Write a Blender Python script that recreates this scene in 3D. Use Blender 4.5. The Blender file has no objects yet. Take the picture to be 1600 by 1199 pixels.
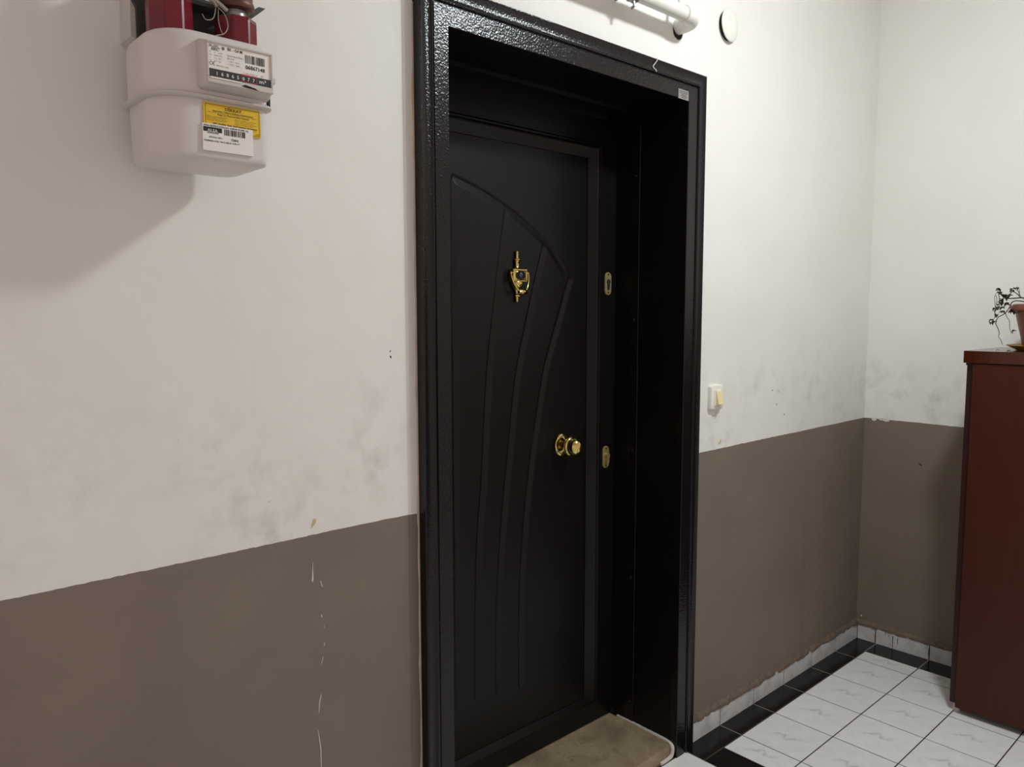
import bpy, bmesh, math, random
import numpy as np
from mathutils import Vector, Matrix
random.seed(7)
scene = bpy.context.scene
COL = scene.collection
PI = math.pi

# ------------------------------------------------------------------ camera
cam_d = bpy.data.cameras.new('camera')
cam_d.sensor_width = 36.0
cam_d.lens = 36.0 * 1208.06 / 1600.0
cam_d.clip_start = 0.02
cam = bpy.data.objects.new('camera', cam_d)
COL.objects.link(cam)
yaw, pitch, roll = 0.7373, -0.0924, -0.0014
F = Vector((math.sin(yaw) * math.cos(pitch), math.cos(yaw) * math.cos(pitch), math.sin(pitch)))
Rv = Vector((math.cos(yaw), -math.sin(yaw), 0))
Uv = Rv.cross(F)
R2 = Rv * math.cos(roll) + Uv * math.sin(roll)
U2 = -Rv * math.sin(roll) + Uv * math.cos(roll)
M = Matrix((R2, U2, -F)).transposed().to_4x4()
M.translation = Vector((-3.386, -1.4415, 1.45))
cam.matrix_world = M
scene.camera = cam

# ------------------------------------------------------------------ view, world
scene.view_settings.view_transform = 'Standard'
scene.view_settings.look = 'None'
scene.view_settings.gamma = 1.0
scene.view_settings.use_curve_mapping = False
scene.view_settings.exposure = 0.0
LAMP_STRENGTH = 45
world = bpy.data.worlds.new('stairwell_ambient')
scene.world = world
world.use_nodes = True
bg = world.node_tree.nodes['Background']
bg.inputs[0].default_value = (1.0, 0.84, 0.78, 1)
bg.inputs[1].default_value = 0.54


# ------------------------------------------------------------------ helpers
def lin(r, g, b):
    def f(c):
        c /= 255.0
        return c / 12.92 if c <= 0.04045 else ((c + 0.055) / 1.055) ** 2.4
    return (f(r), f(g), f(b), 1.0)


class NT:
    def __init__(self, name):
        self.m = bpy.data.materials.new(name)
        self.m.use_nodes = True
        self.t = self.m.node_tree
        self.b = self.t.nodes['Principled BSDF']

    def n(self, kind, **kw):
        nd = self.t.nodes.new(kind)
        for k, v in kw.items():
            if k.startswith('i_'):
                nd.inputs[k[2:].replace('_', ' ')].default_value = v
            else:
                setattr(nd, k, v)
        return nd

    def l(self, a, b):
        self.t.links.new(a, b)

    def coord(self, scale=(1, 1, 1)):
        tc = self.n('ShaderNodeTexCoord')
        mp = self.n('ShaderNodeMapping')
        mp.inputs['Scale'].default_value = scale
        self.l(tc.outputs['Object'], mp.inputs['Vector'])
        return mp.outputs['Vector']

    def noise(self, vec, scale, detail=3, rough=0.5):
        nd = self.n('ShaderNodeTexNoise')
        nd.inputs['Scale'].default_value = scale
        nd.inputs['Detail'].default_value = detail
        nd.inputs['Roughness'].default_value = rough
        self.l(vec, nd.inputs['Vector'])
        return nd.outputs['Fac']

    def ramp(self, fac, stops):
        nd = self.n('ShaderNodeValToRGB')
        cr = nd.color_ramp
        while len(cr.elements) < len(stops):
            cr.elements.new(0.5)
        for e, (p, c) in zip(cr.elements, stops):
            e.position = p
            e.color = c if len(c) == 4 else (*c, 1)
        self.l(fac, nd.inputs['Fac'])
        return nd.outputs['Color']

    def math(self, op, a, b=None, c=None):
        nd = self.n('ShaderNodeMath', operation=op)
        for i, v in enumerate((a, b, c)):
            if v is None:
                continue
            if isinstance(v, (int, float)):
                nd.inputs[i].default_value = v
            else:
                self.l(v, nd.inputs[i])
        return nd.outputs[0]

    def mix(self, fac, a, b):
        nd = self.n('ShaderNodeMix', data_type='RGBA')
        for sock, v in ((nd.inputs[0], fac), (nd.inputs[6], a), (nd.inputs[7], b)):
            if isinstance(v, (int, float)):
                sock.default_value = v
            elif isinstance(v, tuple):
                sock.default_value = v
            else:
                self.l(v, sock)
        return nd.outputs[2]

    def bump(self, h, strength, dist):
        nd = self.n('ShaderNodeBump')
        nd.inputs['Strength'].default_value = strength
        nd.inputs['Distance'].default_value = dist
        self.l(h, nd.inputs['Height'])
        self.l(nd.outputs['Normal'], self.b.inputs['Normal'])

    def set(self, color=None, rough=None, metal=None, spec=None):
        if color is not None:
            if isinstance(color, tuple):
                self.b.inputs['Base Color'].default_value = color
            else:
                self.l(color, self.b.inputs['Base Color'])
        if rough is not None:
            self.b.inputs['Roughness'].default_value = rough
        if metal is not None:
            self.b.inputs['Metallic'].default_value = metal
        if spec is not None:
            self.b.inputs['Specular IOR Level'].default_value = spec
        return self.m


def plain(name, rgb, rough=0.5, metal=0.0, spec=0.5, var=0.12, scale=30, bump=0.0, bscale=200):
    """colour with faint procedural mottling"""
    t = NT(name)
    v = t.coord()
    c = lin(*rgb)
    d = tuple(x * (1 - var) for x in c[:3]) + (1,)
    u = tuple(min(1, x * (1 + var)) for x in c[:3]) + (1,)
    t.set(t.ramp(t.noise(v, scale, 4), [(0.3, d), (0.7, u)]), rough, metal, spec)
    if bump:
        t.bump(t.noise(v, bscale, 2), bump, 0.001)
    return t.m


def mesh_obj(name, bm, mat, parent=None, smooth=False, origin=None):
    """bm in world coordinates -> one mesh object; origin = its world location"""
    org = Vector(origin) if origin is not None else Vector((0, 0, 0))
    if parent is not None and origin is None:
        org = world_loc(parent)
    if org.length > 0:
        bmesh.ops.translate(bm, verts=bm.verts, vec=-org)
    me = bpy.data.meshes.new(name)
    bm.normal_update()
    bm.to_mesh(me)
    bm.free()
    if mat is not None:
        me.materials.append(mat)
    if smooth:
        for p in me.polygons:
            p.use_smooth = True
        try:
            me.set_sharp_from_angle(angle=math.radians(38))
        except Exception:
            pass
    o = bpy.data.objects.new(name, me)
    COL.objects.link(o)
    if parent is not None:
        o.parent = parent
        o.location = org - world_loc(parent)
    else:
        o.location = org
    return o


def world_loc(o):
    v = Vector(o.location)
    while o.parent is not None:
        o = o.parent
        v = v + Vector(o.location)
    return v


def tag(o, label=None, cat=None, group=None, kind=None):
    if label:
        o['label'] = label
    if cat:
        o['category'] = cat
    if group:
        o['group'] = group
    if kind:
        o['kind'] = kind
    return o


def thing(name, loc, label, cat=None, kind=None):
    o = bpy.data.objects.new(name, None)
    o.empty_display_size = 0.05
    COL.objects.link(o)
    o.location = loc
    return tag(o, label, cat, kind=kind)


def box(bm, x0, x1, y0, y1, z0, z1, bevel=0.0, seg=2):
    g = bmesh.ops.create_cube(bm, size=1.0)
    vs = g['verts']
    for v in vs:
        v.co = Vector(((x0 + x1) / 2 + v.co.x * (x1 - x0), (y0 + y1) / 2 + v.co.y * (y1 - y0), (z0 + z1) / 2 + v.co.z * (z1 - z0)))
    if bevel > 0:
        es = list({e for v in vs for e in v.link_edges})
        bmesh.ops.bevel(bm, geom=es, offset=bevel, segments=seg, profile=0.5, affect='EDGES')
    return bm


def B(*a, **k):
    return box(bmesh.new(), *a, **k)


def prism(bm, poly, axis, a, b):
    """extrude closed 2-D polygon along axis (0,1,2) from a to b; poly in the remaining axes in order"""
    def mk(p, t):
        c = [p[0], p[1]]
        c.insert(axis, t)
        return bm.verts.new(c)
    va = [mk(p, a) for p in poly]
    vb = [mk(p, b) for p in poly]
    fs = [bm.faces.new(va), bm.faces.new(vb[::-1])]
    n = len(poly)
    for i in range(n):
        fs.append(bm.faces.new((va[i], vb[i], vb[(i + 1) % n], va[(i + 1) % n])))
    bmesh.ops.recalc_face_normals(bm, faces=fs)
    return bm


def loft(bm, rings, closed_ring=True, caps=True):
    vr = [[bm.verts.new(p) for p in r] for r in rings]
    fs = []
    for a, b in zip(vr, vr[1:]):
        n = len(a)
        for i in range(n if closed_ring else n - 1):
            fs.append(bm.faces.new((a[i], a[(i + 1) % n], b[(i + 1) % n], b[i])))
    if caps and closed_ring:
        fs.append(bm.faces.new(vr[0][::-1]))
        fs.append(bm.faces.new(vr[-1]))
    bmesh.ops.recalc_face_normals(bm, faces=fs)
    return bm


def lathe(bm, prof, centre, axis=(0, 0, 1), n=32, flat=1.0, flat_dir=None):
    """prof: list of (radius, height along axis)"""
    ax = Vector(axis).normalized()
    u = Vector((1, 0, 0)) if abs(ax.x) < 0.9 else Vector((0, 1, 0))
    u = (u - ax * u.dot(ax)).normalized()
    w = ax.cross(u)
    c = Vector(centre)
    rings = []
    for r, h in prof:
        rings.append([c + ax * h + u * (max(r, 1e-5) * math.cos(2 * PI * i / n)) + w * (max(r, 1e-5) * math.sin(2 * PI * i / n) * flat) for i in range(n)])
    return loft(bm, rings)


def tube(bm, pts, rad, n=8, caps=True):
    pts = [Vector(p) for p in pts]
    if not isinstance(rad, (list, tuple)):
        rad = [rad] * len(pts)
    rings = []
    prev = None
    for i, p in enumerate(pts):
        d = (pts[min(i + 1, len(pts) - 1)] - pts[max(i - 1, 0)]).normalized()
        if prev is None:
            ref = Vector((0, 0, 1)) if abs(d.z) < 0.9 else Vector((1, 0, 0))
            u = (ref - d * ref.dot(d)).normalized()
        else:
            u = (prev - d * prev.dot(d)).normalized()
        prev = u
        w = d.cross(u)
        rings.append([p + (u * math.cos(2 * PI * k / n) + w * math.sin(2 * PI * k / n)) * rad[i] for k in range(n)])
    return loft(bm, rings, caps=caps)


def smooth_path(pts, k=6):
    """Catmull-Rom through pts"""
    P = [Vector(p) for p in pts]
    P = [P[0] * 2 - P[1]] + P + [P[-1] * 2 - P[-2]]
    out = []
    for i in range(1, len(P) - 2):
        for j in range(k):
            t = j / k
            a, b, c, d = P[i - 1], P[i], P[i + 1], P[i + 2]
            out.append(0.5 * ((2 * b) + (c - a) * t + (2 * a - 5 * b + 4 * c - d) * t * t + (3 * b - a - 3 * c + d) * t ** 3))
    out.append(P[-2])
    return out


def rrect(x0, x1, y0, y1, r, seg=6):
    pts = []
    rs = r if isinstance(r, (list, tuple)) else [r] * 4
    for (cx, cy, a0), rr in zip(((x1, y1, 0), (x0, y1, 90), (x0, y0, 180), (x1, y0, 270)), rs):
        sx = 1 if cx == x1 else -1
        sy = 1 if cy == y1 else -1
        for k in range(seg + 1):
            a = math.radians(a0 + 90 * k / seg)
            pts.append((cx - sx * rr + rr * math.cos(a), cy - sy * rr + rr * math.sin(a)))
    return pts


def text_into(bm, s, x, y, z, size, width=None, align='LEFT', bold=0.0, shear=0.0):
    """lettering on a plane facing -y, baseline start at (x, z)"""
    cu = bpy.data.curves.new('lettering', 'FONT')
    cu.body = s
    cu.size = size
    cu.align_x = align
    cu.resolution_u = 2
    cu.offset = bold
    cu.shear = shear
    cu.extrude = 0.0
    ob = bpy.data.objects.new('lettering', cu)
    me = bpy.data.meshes.new_from_object(ob)
    xs = [v.co.x for v in me.vertices]
    k = 1.0
    if width and xs and max(xs) - min(xs) > 0:
        k = width / (max(xs) - min(xs))
    vs = [bm.verts.new((x + v.co.x * k, y, z + v.co.y)) for v in me.vertices]
    for p in me.polygons:
        try:
            bm.faces.new([vs[i] for i in p.vertices])
        except ValueError:
            pass
    bpy.data.objects.remove(ob)
    bpy.data.curves.remove(cu)
    bpy.data.meshes.remove(me)


def quad_y(bm, x0, x1, y, z0, z1):
    bm.faces.new([bm.verts.new(c) for c in ((x0, y, z0), (x1, y, z0), (x1, y, z1), (x0, y, z1))])


# ------------------------------------------------------------------ materials
DADO = 0.989


def wall_material(name, axis_dirty=True):
    t = NT(name)
    tc = t.n('ShaderNodeTexCoord')
    v = tc.outputs['Object']
    sep = t.n('ShaderNodeSeparateXYZ')
    t.l(v, sep.inputs[0])
    z = sep.outputs['Z']
    n_edge = t.noise(v, 60, 3)
    n_wob = t.noise(v, 3, 1)
    ze = t.math('ADD', z, t.math('MULTIPLY', t.math('SUBTRACT', n_edge, 0.5), 0.004))
    ze = t.math('ADD', ze, t.math('MULTIPLY', t.math('SUBTRACT', n_wob, 0.5), 0.004))
    isdado = t.math('LESS_THAN', ze, DADO)
    # white distemper: a little uneven, yellowed in places
    white = t.ramp(t.noise(v, 2.3, 4), [(0.3, lin(230, 227, 220)), (0.7, lin(235, 233, 228))])
    # finger grime in the hand zone just above the dado
    band = t.n('ShaderNodeMapRange', interpolation_type='SMOOTHSTEP')
    band.inputs['From Min'].default_value = 1.42
    band.inputs['From Max'].default_value = 1.10
    t.l(z, band.inputs['Value'])
    blot = t.ramp(t.noise(v, 13, 3, 0.55), [(0.48, (0, 0, 0)), (0.78, (1, 1, 1))])
    patch = t.ramp(t.noise(v, 3.1, 2), [(0.42, (0, 0, 0)), (0.62, (1, 1, 1))])
    g = t.math('MULTIPLY', t.math('MULTIPLY', blot, patch), band.outputs[0])
    white = t.mix(t.math('MULTIPLY', g, 0.36), white, lin(128, 120, 104))
    speck = t.ramp(t.noise(v, 75, 1), [(0.77, (0, 0, 0)), (0.81, (1, 1, 1))])
    white = t.mix(t.math('MULTIPLY', t.math('MULTIPLY', speck, band.outputs[0]), t.math('MULTIPLY', patch, 0.35)), white, lin(95, 85, 70))
    brown = t.ramp(t.noise(v, 4, 4), [(0.3, lin(121, 108, 97)), (0.7, lin(128, 115, 103))])
    col = t.mix(isdado, white, brown)
    h = t.math('ADD', t.math('MULTIPLY', t.noise(v, 5, 3), 1.0), t.math('MULTIPLY', t.noise(v, 160, 2), 0.02))
    t.bump(h, 0.35, 0.02)
    t.set(col, 0.62, 0, 0.35)
    return t.m


M_wall = wall_material('two_tone_wall_paint')
M_ceil = plain('ceiling_paint', (228, 226, 220), 0.8, var=0.03, scale=4)
M_plaster = plain('old_plaster', (190, 172, 158), 0.8, var=0.12, scale=25, bump=0.3)
M_plaster_brown = plain('painted_mortar', (112, 97, 84), 0.75, var=0.22, scale=60, bump=0.5)
M_paintwhite = plain('dried_white_paint', (216, 208, 194), 0.5, var=0.04)
M_grout = plain('dark_grout', (56, 52, 47), 0.8, var=0.25, scale=90)


def tile_white_mat():
    t = NT('white_marbled_glaze')
    v = t.coord()
    info = t.n('ShaderNodeObjectInfo')
    sep = t.n('ShaderNodeSeparateXYZ')
    t.l(v, sep.inputs[0])
    wob = t.math('MULTIPLY', t.math('SUBTRACT', t.noise(v, 16, 4, 0.6), 0.5), 0.16)
    d1 = t.math('ABSOLUTE', t.math('ADD', t.math('ADD', sep.outputs['X'], t.math('MULTIPLY', sep.outputs['Y'], 0.5)), t.math('ADD', wob, -0.012)))
    brk = t.ramp(t.noise(v, 30, 3), [(0.35, (0.25, 0.25, 0.25)), (0.6, (1, 1, 1))])
    vein = t.math('MULTIPLY', t.ramp(d1, [(0.0, (1, 1, 1)), (0.011, (0, 0, 0))]), brk)
    blob = t.n('ShaderNodeTexGradient', gradient_type='SPHERICAL')
    mp = t.n('ShaderNodeMapping')
    mp.inputs['Scale'].default_value = (9.5, 13, 1)
    mp.inputs['Location'].default_value = (-0.1, -0.15, 0)
    tc = t.n('ShaderNodeTexCoord')
    t.l(tc.outputs['Object'], mp.inputs['Vector'])
    t.l(mp.outputs['Vector'], blob.inputs['Vector'])
    msk = t.ramp(blob.outputs['Fac'], [(0.05, (0, 0, 0)), (0.7, (1, 1, 1))])
    f = t.math('MULTIPLY', t.math('MULTIPLY', vein, msk), 0.6)
    cloud = t.ramp(t.noise(v, 22, 4), [(0.35, lin(232, 233, 230)), (0.7, lin(242, 243, 240))])
    col = t.mix(f, cloud, lin(150, 152, 150))
    shade = t.math('ADD', 0.96, t.math('MULTIPLY', info.outputs['Random'], 0.06))
    hs = t.n('ShaderNodeHueSaturation')
    t.l(shade, hs.inputs['Value'])
    t.l(col, hs.inputs['Color'])
    t.set(hs.outputs[0], 0.28, 0, 0.5)
    return t.m


M_tile = tile_white_mat()
M_tile_black = plain('black_glaze', (14, 14, 17), 0.2, spec=0.3, var=0.1, scale=10)
M_grout_light = plain('light_grout', (128, 120, 106), 0.8, var=0.15, scale=90)


def skirting_mat():
    t = NT('skirting_marble_glaze')
    v = t.coord()
    c = t.ramp(t.noise(v, 18, 5, 0.6), [(0.3, lin(185, 185, 186)), (0.5, lin(215, 215, 214)), (0.7, lin(224, 224, 223))])
    sep = t.n('ShaderNodeSeparateXYZ')
    t.l(v, sep.inputs[0])
    # brown wall paint slopped over the top edge
    e = t.math('ADD', sep.outputs['Z'], t.math('MULTIPLY', t.math('SUBTRACT', t.noise(v, 45, 3), 0.5), 0.03))
    f = t.math('GREATER_THAN', e, 0.066)
    t.set(t.mix(f, c, lin(126, 110, 96)), 0.35, 0, 0.5)
    return t.m


M_skirt = skirting_mat()


def black_enamel(name, base, rough, hammered, spec=0.5):
    t = NT(name)
    v = t.coord()
    t.set(t.ramp(t.noise(v, 5, 3), [(0.3, lin(*base)), (0.7, lin(base[0] + 3, base[1] + 2, base[2] + 2))]), rough, 0, spec)
    n = t.noise(v, hammered[0], 1)
    t.bump(n, hammered[1], hammered[2])
    return t.m


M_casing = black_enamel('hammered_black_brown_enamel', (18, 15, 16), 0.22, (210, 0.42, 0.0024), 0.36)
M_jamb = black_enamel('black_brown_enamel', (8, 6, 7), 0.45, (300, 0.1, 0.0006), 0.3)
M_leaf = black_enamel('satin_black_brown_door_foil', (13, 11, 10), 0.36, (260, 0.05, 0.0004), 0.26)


def brass_mat(name, rgb, rough):
    t = NT(name)
    v = t.coord()
    c = lin(*rgb)
    t.set(t.ramp(t.noise(v, 60, 3), [(0.35, tuple(x * .8 for x in c[:3]) + (1,)), (0.65, c)]), rough, 1.0)
    return t.m


M_brass = brass_mat('polished_brass', (230, 208, 132), 0.12)
M_brass_dull = plain('dull_brass', (176, 158, 112), 0.42, 0.55, var=0.12)
M_black = plain('black_plastic', (14, 14, 15), 0.35, var=0.1)
M_lens = plain('dark_lens_glass', (38, 42, 52), 0.08, var=0.1, spec=0.9)
M_steel = plain('dull_steel', (160, 160, 158), 0.35, 0.9, var=0.15)
M_screw = plain('dark_screw_metal', (60, 52, 50), 0.4, 0.8)


def stone_mat():
    t = NT('brown_beige_marble')
    v = t.coord()
    base = t.ramp(t.noise(v, 9, 6, 0.6), [(0.25, lin(112, 96, 76)), (0.5, lin(146, 128, 102)), (0.75, lin(163, 146, 120))])
    n1 = t.noise(v, 7, 4, 0.7)
    vein = t.ramp(t.math('ABSOLUTE', t.math('SUBTRACT', n1, 0.47)), [(0.0, (1, 1, 1)), (0.012, (0, 0, 0))])
    col = t.mix(t.math('MULTIPLY', vein, 0.35), base, lin(198, 180, 150))
    dark = t.ramp(t.noise(v, 17, 3), [(0.6, (0, 0, 0)), (0.78, (1, 1, 1))])
    col = t.mix(t.math('MULTIPLY', dark, 0.5), col, lin(82, 72, 60))
    t.set(col, 0.45, 0, 0.5)
    t.bump(t.noise(v, 60, 3), 0.15, 0.001)
    return t.m


M_stone = stone_mat()
M_caulk = plain('dirty_white_caulk', (206, 198, 186), 0.6, var=0.1, scale=60, bump=0.4)


def wood_mat(name, a, b):
    t = NT(name)
    v = t.coord((14, 14, 0.8))
    n = t.noise(v, 6, 5, 0.6)
    fine = t.noise(t.coord((260, 260, 4)), 1.0, 3)
    f = t.math('ADD', t.math('MULTIPLY', n, 0.7), t.math('MULTIPLY', fine, 0.3))
    t.set(t.ramp(f, [(0.3, lin(*a)), (0.7, lin(*b))]), 0.36, 0, 0.3)
    return t.m


M_wood = wood_mat('mahogany_veneer', (60, 23, 9), (71, 29, 12))
M_wood_top = wood_mat('glossy_mahogany_top', (60, 23, 9), (71, 29, 12))
M_wood_top.node_tree.nodes['Principled BSDF'].inputs['Roughness'].default_value = 0.14
M_wood_top.node_tree.nodes['Principled BSDF'].inputs['Specular IOR Level'].default_value = 0.5
M_wood_dark = wood_mat('dark_mahogany_edge', (48, 21, 22), (54, 25, 25))
M_meter = plain('grey_meter_enamel', (216, 209, 206), 0.42, var=0.03, scale=12)
M_meter_plastic = plain('grey_meter_plastic', (202, 196, 191), 0.45, var=0.04, scale=30)
M_paper = plain('white_label_paper', (236, 231, 224), 0.5, var=0.02)
M_yellow = plain('yellow_label_paper', (226, 186, 30), 0.5, var=0.05)
M_ink = plain('black_ink', (26, 24, 26), 0.6, var=0.05)
M_ink_soft = plain('grey_ink', (112, 106, 104), 0.6, var=0.05)
M_ink_brown = plain('brown_ink', (88, 62, 20), 0.6, var=0.05)
M_ink_red = plain('red_ink', (190, 60, 66), 0.6, var=0.05)
M_ink_white = plain('white_ink', (226, 222, 216), 0.6, var=0.03)
M_counter = plain('dark_counter_window', (58, 58, 62), 0.25, var=0.1)
M_red = plain('red_seal_plastic', (112, 20, 32), 0.25, var=0.1)
M_bracket = plain('dark_green_grey_steel', (62, 62, 58), 0.55, var=0.2)
M_brass_brown = plain('tarnished_brass_nut', (98, 68, 56), 0.45, 0.6, var=0.2)
M_wire = plain('galvanised_wire', (170, 160, 150), 0.4, 0.5)
M_pipe = plain('white_painted_pipe', (232, 230, 222), 0.4, var=0.03, scale=20, bump=0.25, bscale=60)
M_cover = plain('offwhite_plastic', (232, 230, 220), 0.45, var=0.02)
M_hole = plain('dark_cavity', (30, 26, 23), 0.9, var=0.2)
M_cream = plain('cream_rocker_plastic', (236, 222, 168), 0.35, var=0.04)
M_terracotta = plain('terracotta_plastic', (112, 58, 38), 0.45, var=0.06)
M_saucer = plain('olive_yellow_plastic', (150, 118, 40), 0.4, var=0.08)
M_soil = plain('potting_soil', (52, 40, 30), 0.95, var=0.4, scale=120, bump=1.0)
M_twig = plain('dead_twig', (78, 62, 54), 0.8, var=0.25, scale=100)
M_dryleaf = plain('dry_leaf', (66, 50, 42), 0.85, var=0.3, scale=150)
M_foil = plain('silver_label_foil', (150, 147, 144), 0.35, 0.3, var=0.08)
M_string = plain('white_string', (225, 222, 215), 0.8, var=0.04)

# ------------------------------------------------------------------ room shell
ROOM_X0, ROOM_Y0, ROOM_Z1 = -4.3, -2.5, 2.80
OX0, OX1, OZ1 = -2.345, -1.315, 2.13     # door opening in the masonry
bm = bmesh.new()
box(bm, ROOM_X0, OX0, 0, 0.32, 0, ROOM_Z1)
box(bm, OX1, 0.0, 0, 0.32, 0, ROOM_Z1)
box(bm, OX0, OX1, 0, 0.32, OZ1, ROOM_Z1)
wall_back = tag(mesh_obj('wall_back', bm, M_wall), 'wall with the door, white above a taupe painted dado', kind='structure')
wall_right = tag(mesh_obj('wall_right', B(0, 0.2, ROOM_Y0, 0.32, 0, ROOM_Z1), M_wall), 'short wall behind the brown cabinet, white above taupe dado', kind='structure')
ceiling = tag(mesh_obj('ceiling', B(ROOM_X0 - .2, 0.2, ROOM_Y0 - .2, 0.32, ROOM_Z1, ROOM_Z1 + .15), M_ceil), 'white painted ceiling of the landing', kind='structure')
floor = tag(mesh_obj('floor', B(ROOM_X0 - .2, 0.2, ROOM_Y0 - .2, 0.32, -0.12, -0.0009), M_grout), 'white marbled floor tiles with a black tile border', kind='structure')

# ---- floor tiles: each its own object under the floor
GAP = 0.0042
_tile_cache = {}


def floor_tile(x0, x1, y0, y1, black=False, flip=False):
    x0 += GAP / 2; x1 -= GAP / 2; y0 += GAP / 2; y1 -= GAP / 2
    w, d = round(x1 - x0, 4), round(y1 - y0, 4)
    if w < 0.004 or d < 0.004:
        return
    key = (w, d, black)
    if key not in _tile_cache:
        b = bmesh.new()
        box(b, -w / 2, w / 2, -d / 2, d / 2, -0.012, 0.0)
        top = [e for e in b.edges if all(v.co.z > -0.001 for v in e.verts)]
        bmesh.ops.bevel(b, geom=top, offset=0.0006, segments=1, affect='EDGES')
        me = bpy.data.meshes.new('floor_tile')
        b.normal_update()
        b.to_mesh(me)
        b.free()
        me.materials.append(M_tile_black if black else M_tile)
        _tile_cache[key] = me
    o = bpy.data.objects.new('border_tile' if black else 'floor_tile', _tile_cache[key])
    COL.objects.link(o)
    o.parent = floor
    o.location = ((x0 + x1) / 2, (y0 + y1) / 2, random.uniform(-0.0002, 0.0002))
    if flip:
        o.rotation_euler = (0, 0, PI)


TX, TY = 0.2208, 0.2152
BWY, BWX, XS0 = 0.0947, 0.1227, -0.2149
xs = [XS0 - TX * k for k in range(0, 19)]
XA, XB = -1.2103, -1.3225                   # black strip that frames the mat area before the door
XC = XB - 5 * TX
XD = XC - 0.1122
rows = [-BWY - TY * k for k in range(0, 12)]
rows[-1] = ROOM_Y0
# corner wall border, white strip
floor_tile(XS0, 0, -BWY, 0, True)
for r0, r1 in zip(rows, rows[1:]):
    floor_tile(-BWX, 0, r1, r0, True)
    floor_tile(XS0, -BWX, r1, r0)
for k in range(4):
    floor_tile(xs[k + 1], xs[k], -BWY, 0, True)
    for r0, r1 in zip(rows, rows[1:]):
        floor_tile(xs[k + 1], xs[k], r1, r0, flip=(k == 3))
floor_tile(XB, xs[4], -BWY, 0, True)
for r0, r1 in zip(rows, rows[1:]):
    floor_tile(XA, xs[4], r1, r0)
    floor_tile(XB, XA, r1, r0, True)
y = -0.021
drow = [y - TY * k for k in range(12)]
drow[-1] = ROOM_Y0
for k in range(5):
    for r0, r1 in zip(drow, drow[1:]):
        floor_tile(XB - TX * (k + 1), XB - TX * k, r1, r0)
floor_tile(XD - 0.1, XC, -BWY, 0, True)
for r0, r1 in zip(rows, rows[1:]):
    floor_tile(XD, XC, r1, r0, True)
xl = [XD - TX * k for k in range(9)]
xl[-1] = ROOM_X0
for k in range(8):
    if k > 0:
        floor_tile(xl[k + 1], xl[k] - (0.1 if k == 1 else 0) * 0, -BWY, 0, True)
    for r0, r1 in zip(rows, rows[1:]):
        floor_tile(xl[k + 1], xl[k], r1, r0)
floor_tile(xl[1], XD - 0.1, -BWY, 0, True)


# paler grout between the black border tiles
bm = bmesh.new()
box(bm, XB + .002, -0.001, -BWY + .002, -0.001, -0.006, -0.0004)
box(bm, -BWX + .002, -0.001, -2.4, -BWY + .002, -0.006, -0.0004)
mesh_obj('border_grout', bm, M_grout_light, floor)

# ---- skirting tiles
def ragged_tile(bm, a0, a1, depth, h, axis, rnd):
    """skirting tile with uneven, chipped top edge; axis 0 runs along x on the back wall, 1 along y on the right wall"""
    n = 10
    top = [h + rnd.uniform(-0.003, 0.002) for _ in range(n + 1)]
    poly = [(a0, 0.0), (a1, 0.0)] + [(a1 + (a0 - a1) * i / n, top[i]) for i in range(n + 1)]
    if axis == 0:
        prism(bm, poly, 1, -depth, 0.0)
    else:
        prism(bm, [(p[0], p[1]) for p in poly], 0, -depth, 0.0)
    return bm


def mortar_ridge(bm, pts_fn, a0, a1, rnd, step=0.02):
    rings = []
    n = int(abs(a1 - a0) / step)
    for i in range(n + 1):
        a = a0 + (a1 - a0) * i / n
        d = 0.011 + rnd.uniform(-0.003, 0.003)
        zt = 0.084 + rnd.uniform(-0.004, 0.005)
        zb = 0.062 + rnd.uniform(-0.002, 0.003)
        rings.append([pts_fn(a, -0.0005, zb), pts_fn(a, -d, zb), pts_fn(a, -d * 0.9, (zt + zb) / 2), pts_fn(a, -0.003, zt), pts_fn(a, -0.0005, zt + 0.002)])
    loft(bm, rings)
    return bm


rnd = random.Random(3)
base_back = tag(mesh_obj('baseboard_back', mortar_ridge(bmesh.new(), lambda a, d, z: (a, d, z), -1.296, -0.001, rnd), M_plaster_brown),
                'white marbled skirting tiles topped by rough brown painted mortar, right of the door', kind='structure')
mesh_obj('skirting_grout', B(-1.2945, -0.001, -0.0080, 0.0004, 0.0, 0.064), M_grout, base_back)
edges = [-0.0015] + [XS0 - TX * k for k in range(5)] + [-1.2945]
for a, b in zip(edges, edges[1:]):
    bm = bmesh.new()
    ragged_tile(bm, b + 0.0019, a - 0.0019, 0.009, 0.0675, 0, rnd)
    mesh_obj('skirting_tile', bm, M_skirt, base_back)
base_right = tag(mesh_obj('baseboard_right', mortar_ridge(bmesh.new(), lambda a, d, z: (d, a, z), -1.6, -0.001, rnd), M_plaster_brown),
                 'white marbled skirting tiles with dark drips beside the brown cabinet', kind='structure')
mesh_obj('skirting_grout', B(-0.0080, 0.0004, -1.6, -0.001, 0.0, 0.062), M_grout, base_right)
ye = [-0.010, -0.089, -BWY - TY, -BWY - 2 * TY, -BWY - 3 * TY, -BWY - 4 * TY, -BWY - 5 * TY, -BWY - 6 * TY]
for a, b in zip(ye, ye[1:]):
    bm = bmesh.new()
    ragged_tile(bm, b + 0.0022, a - 0.0022, 0.009, 0.0665, 1, rnd)
    mesh_obj('skirting_tile', bm, M_skirt, base_right)
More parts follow.
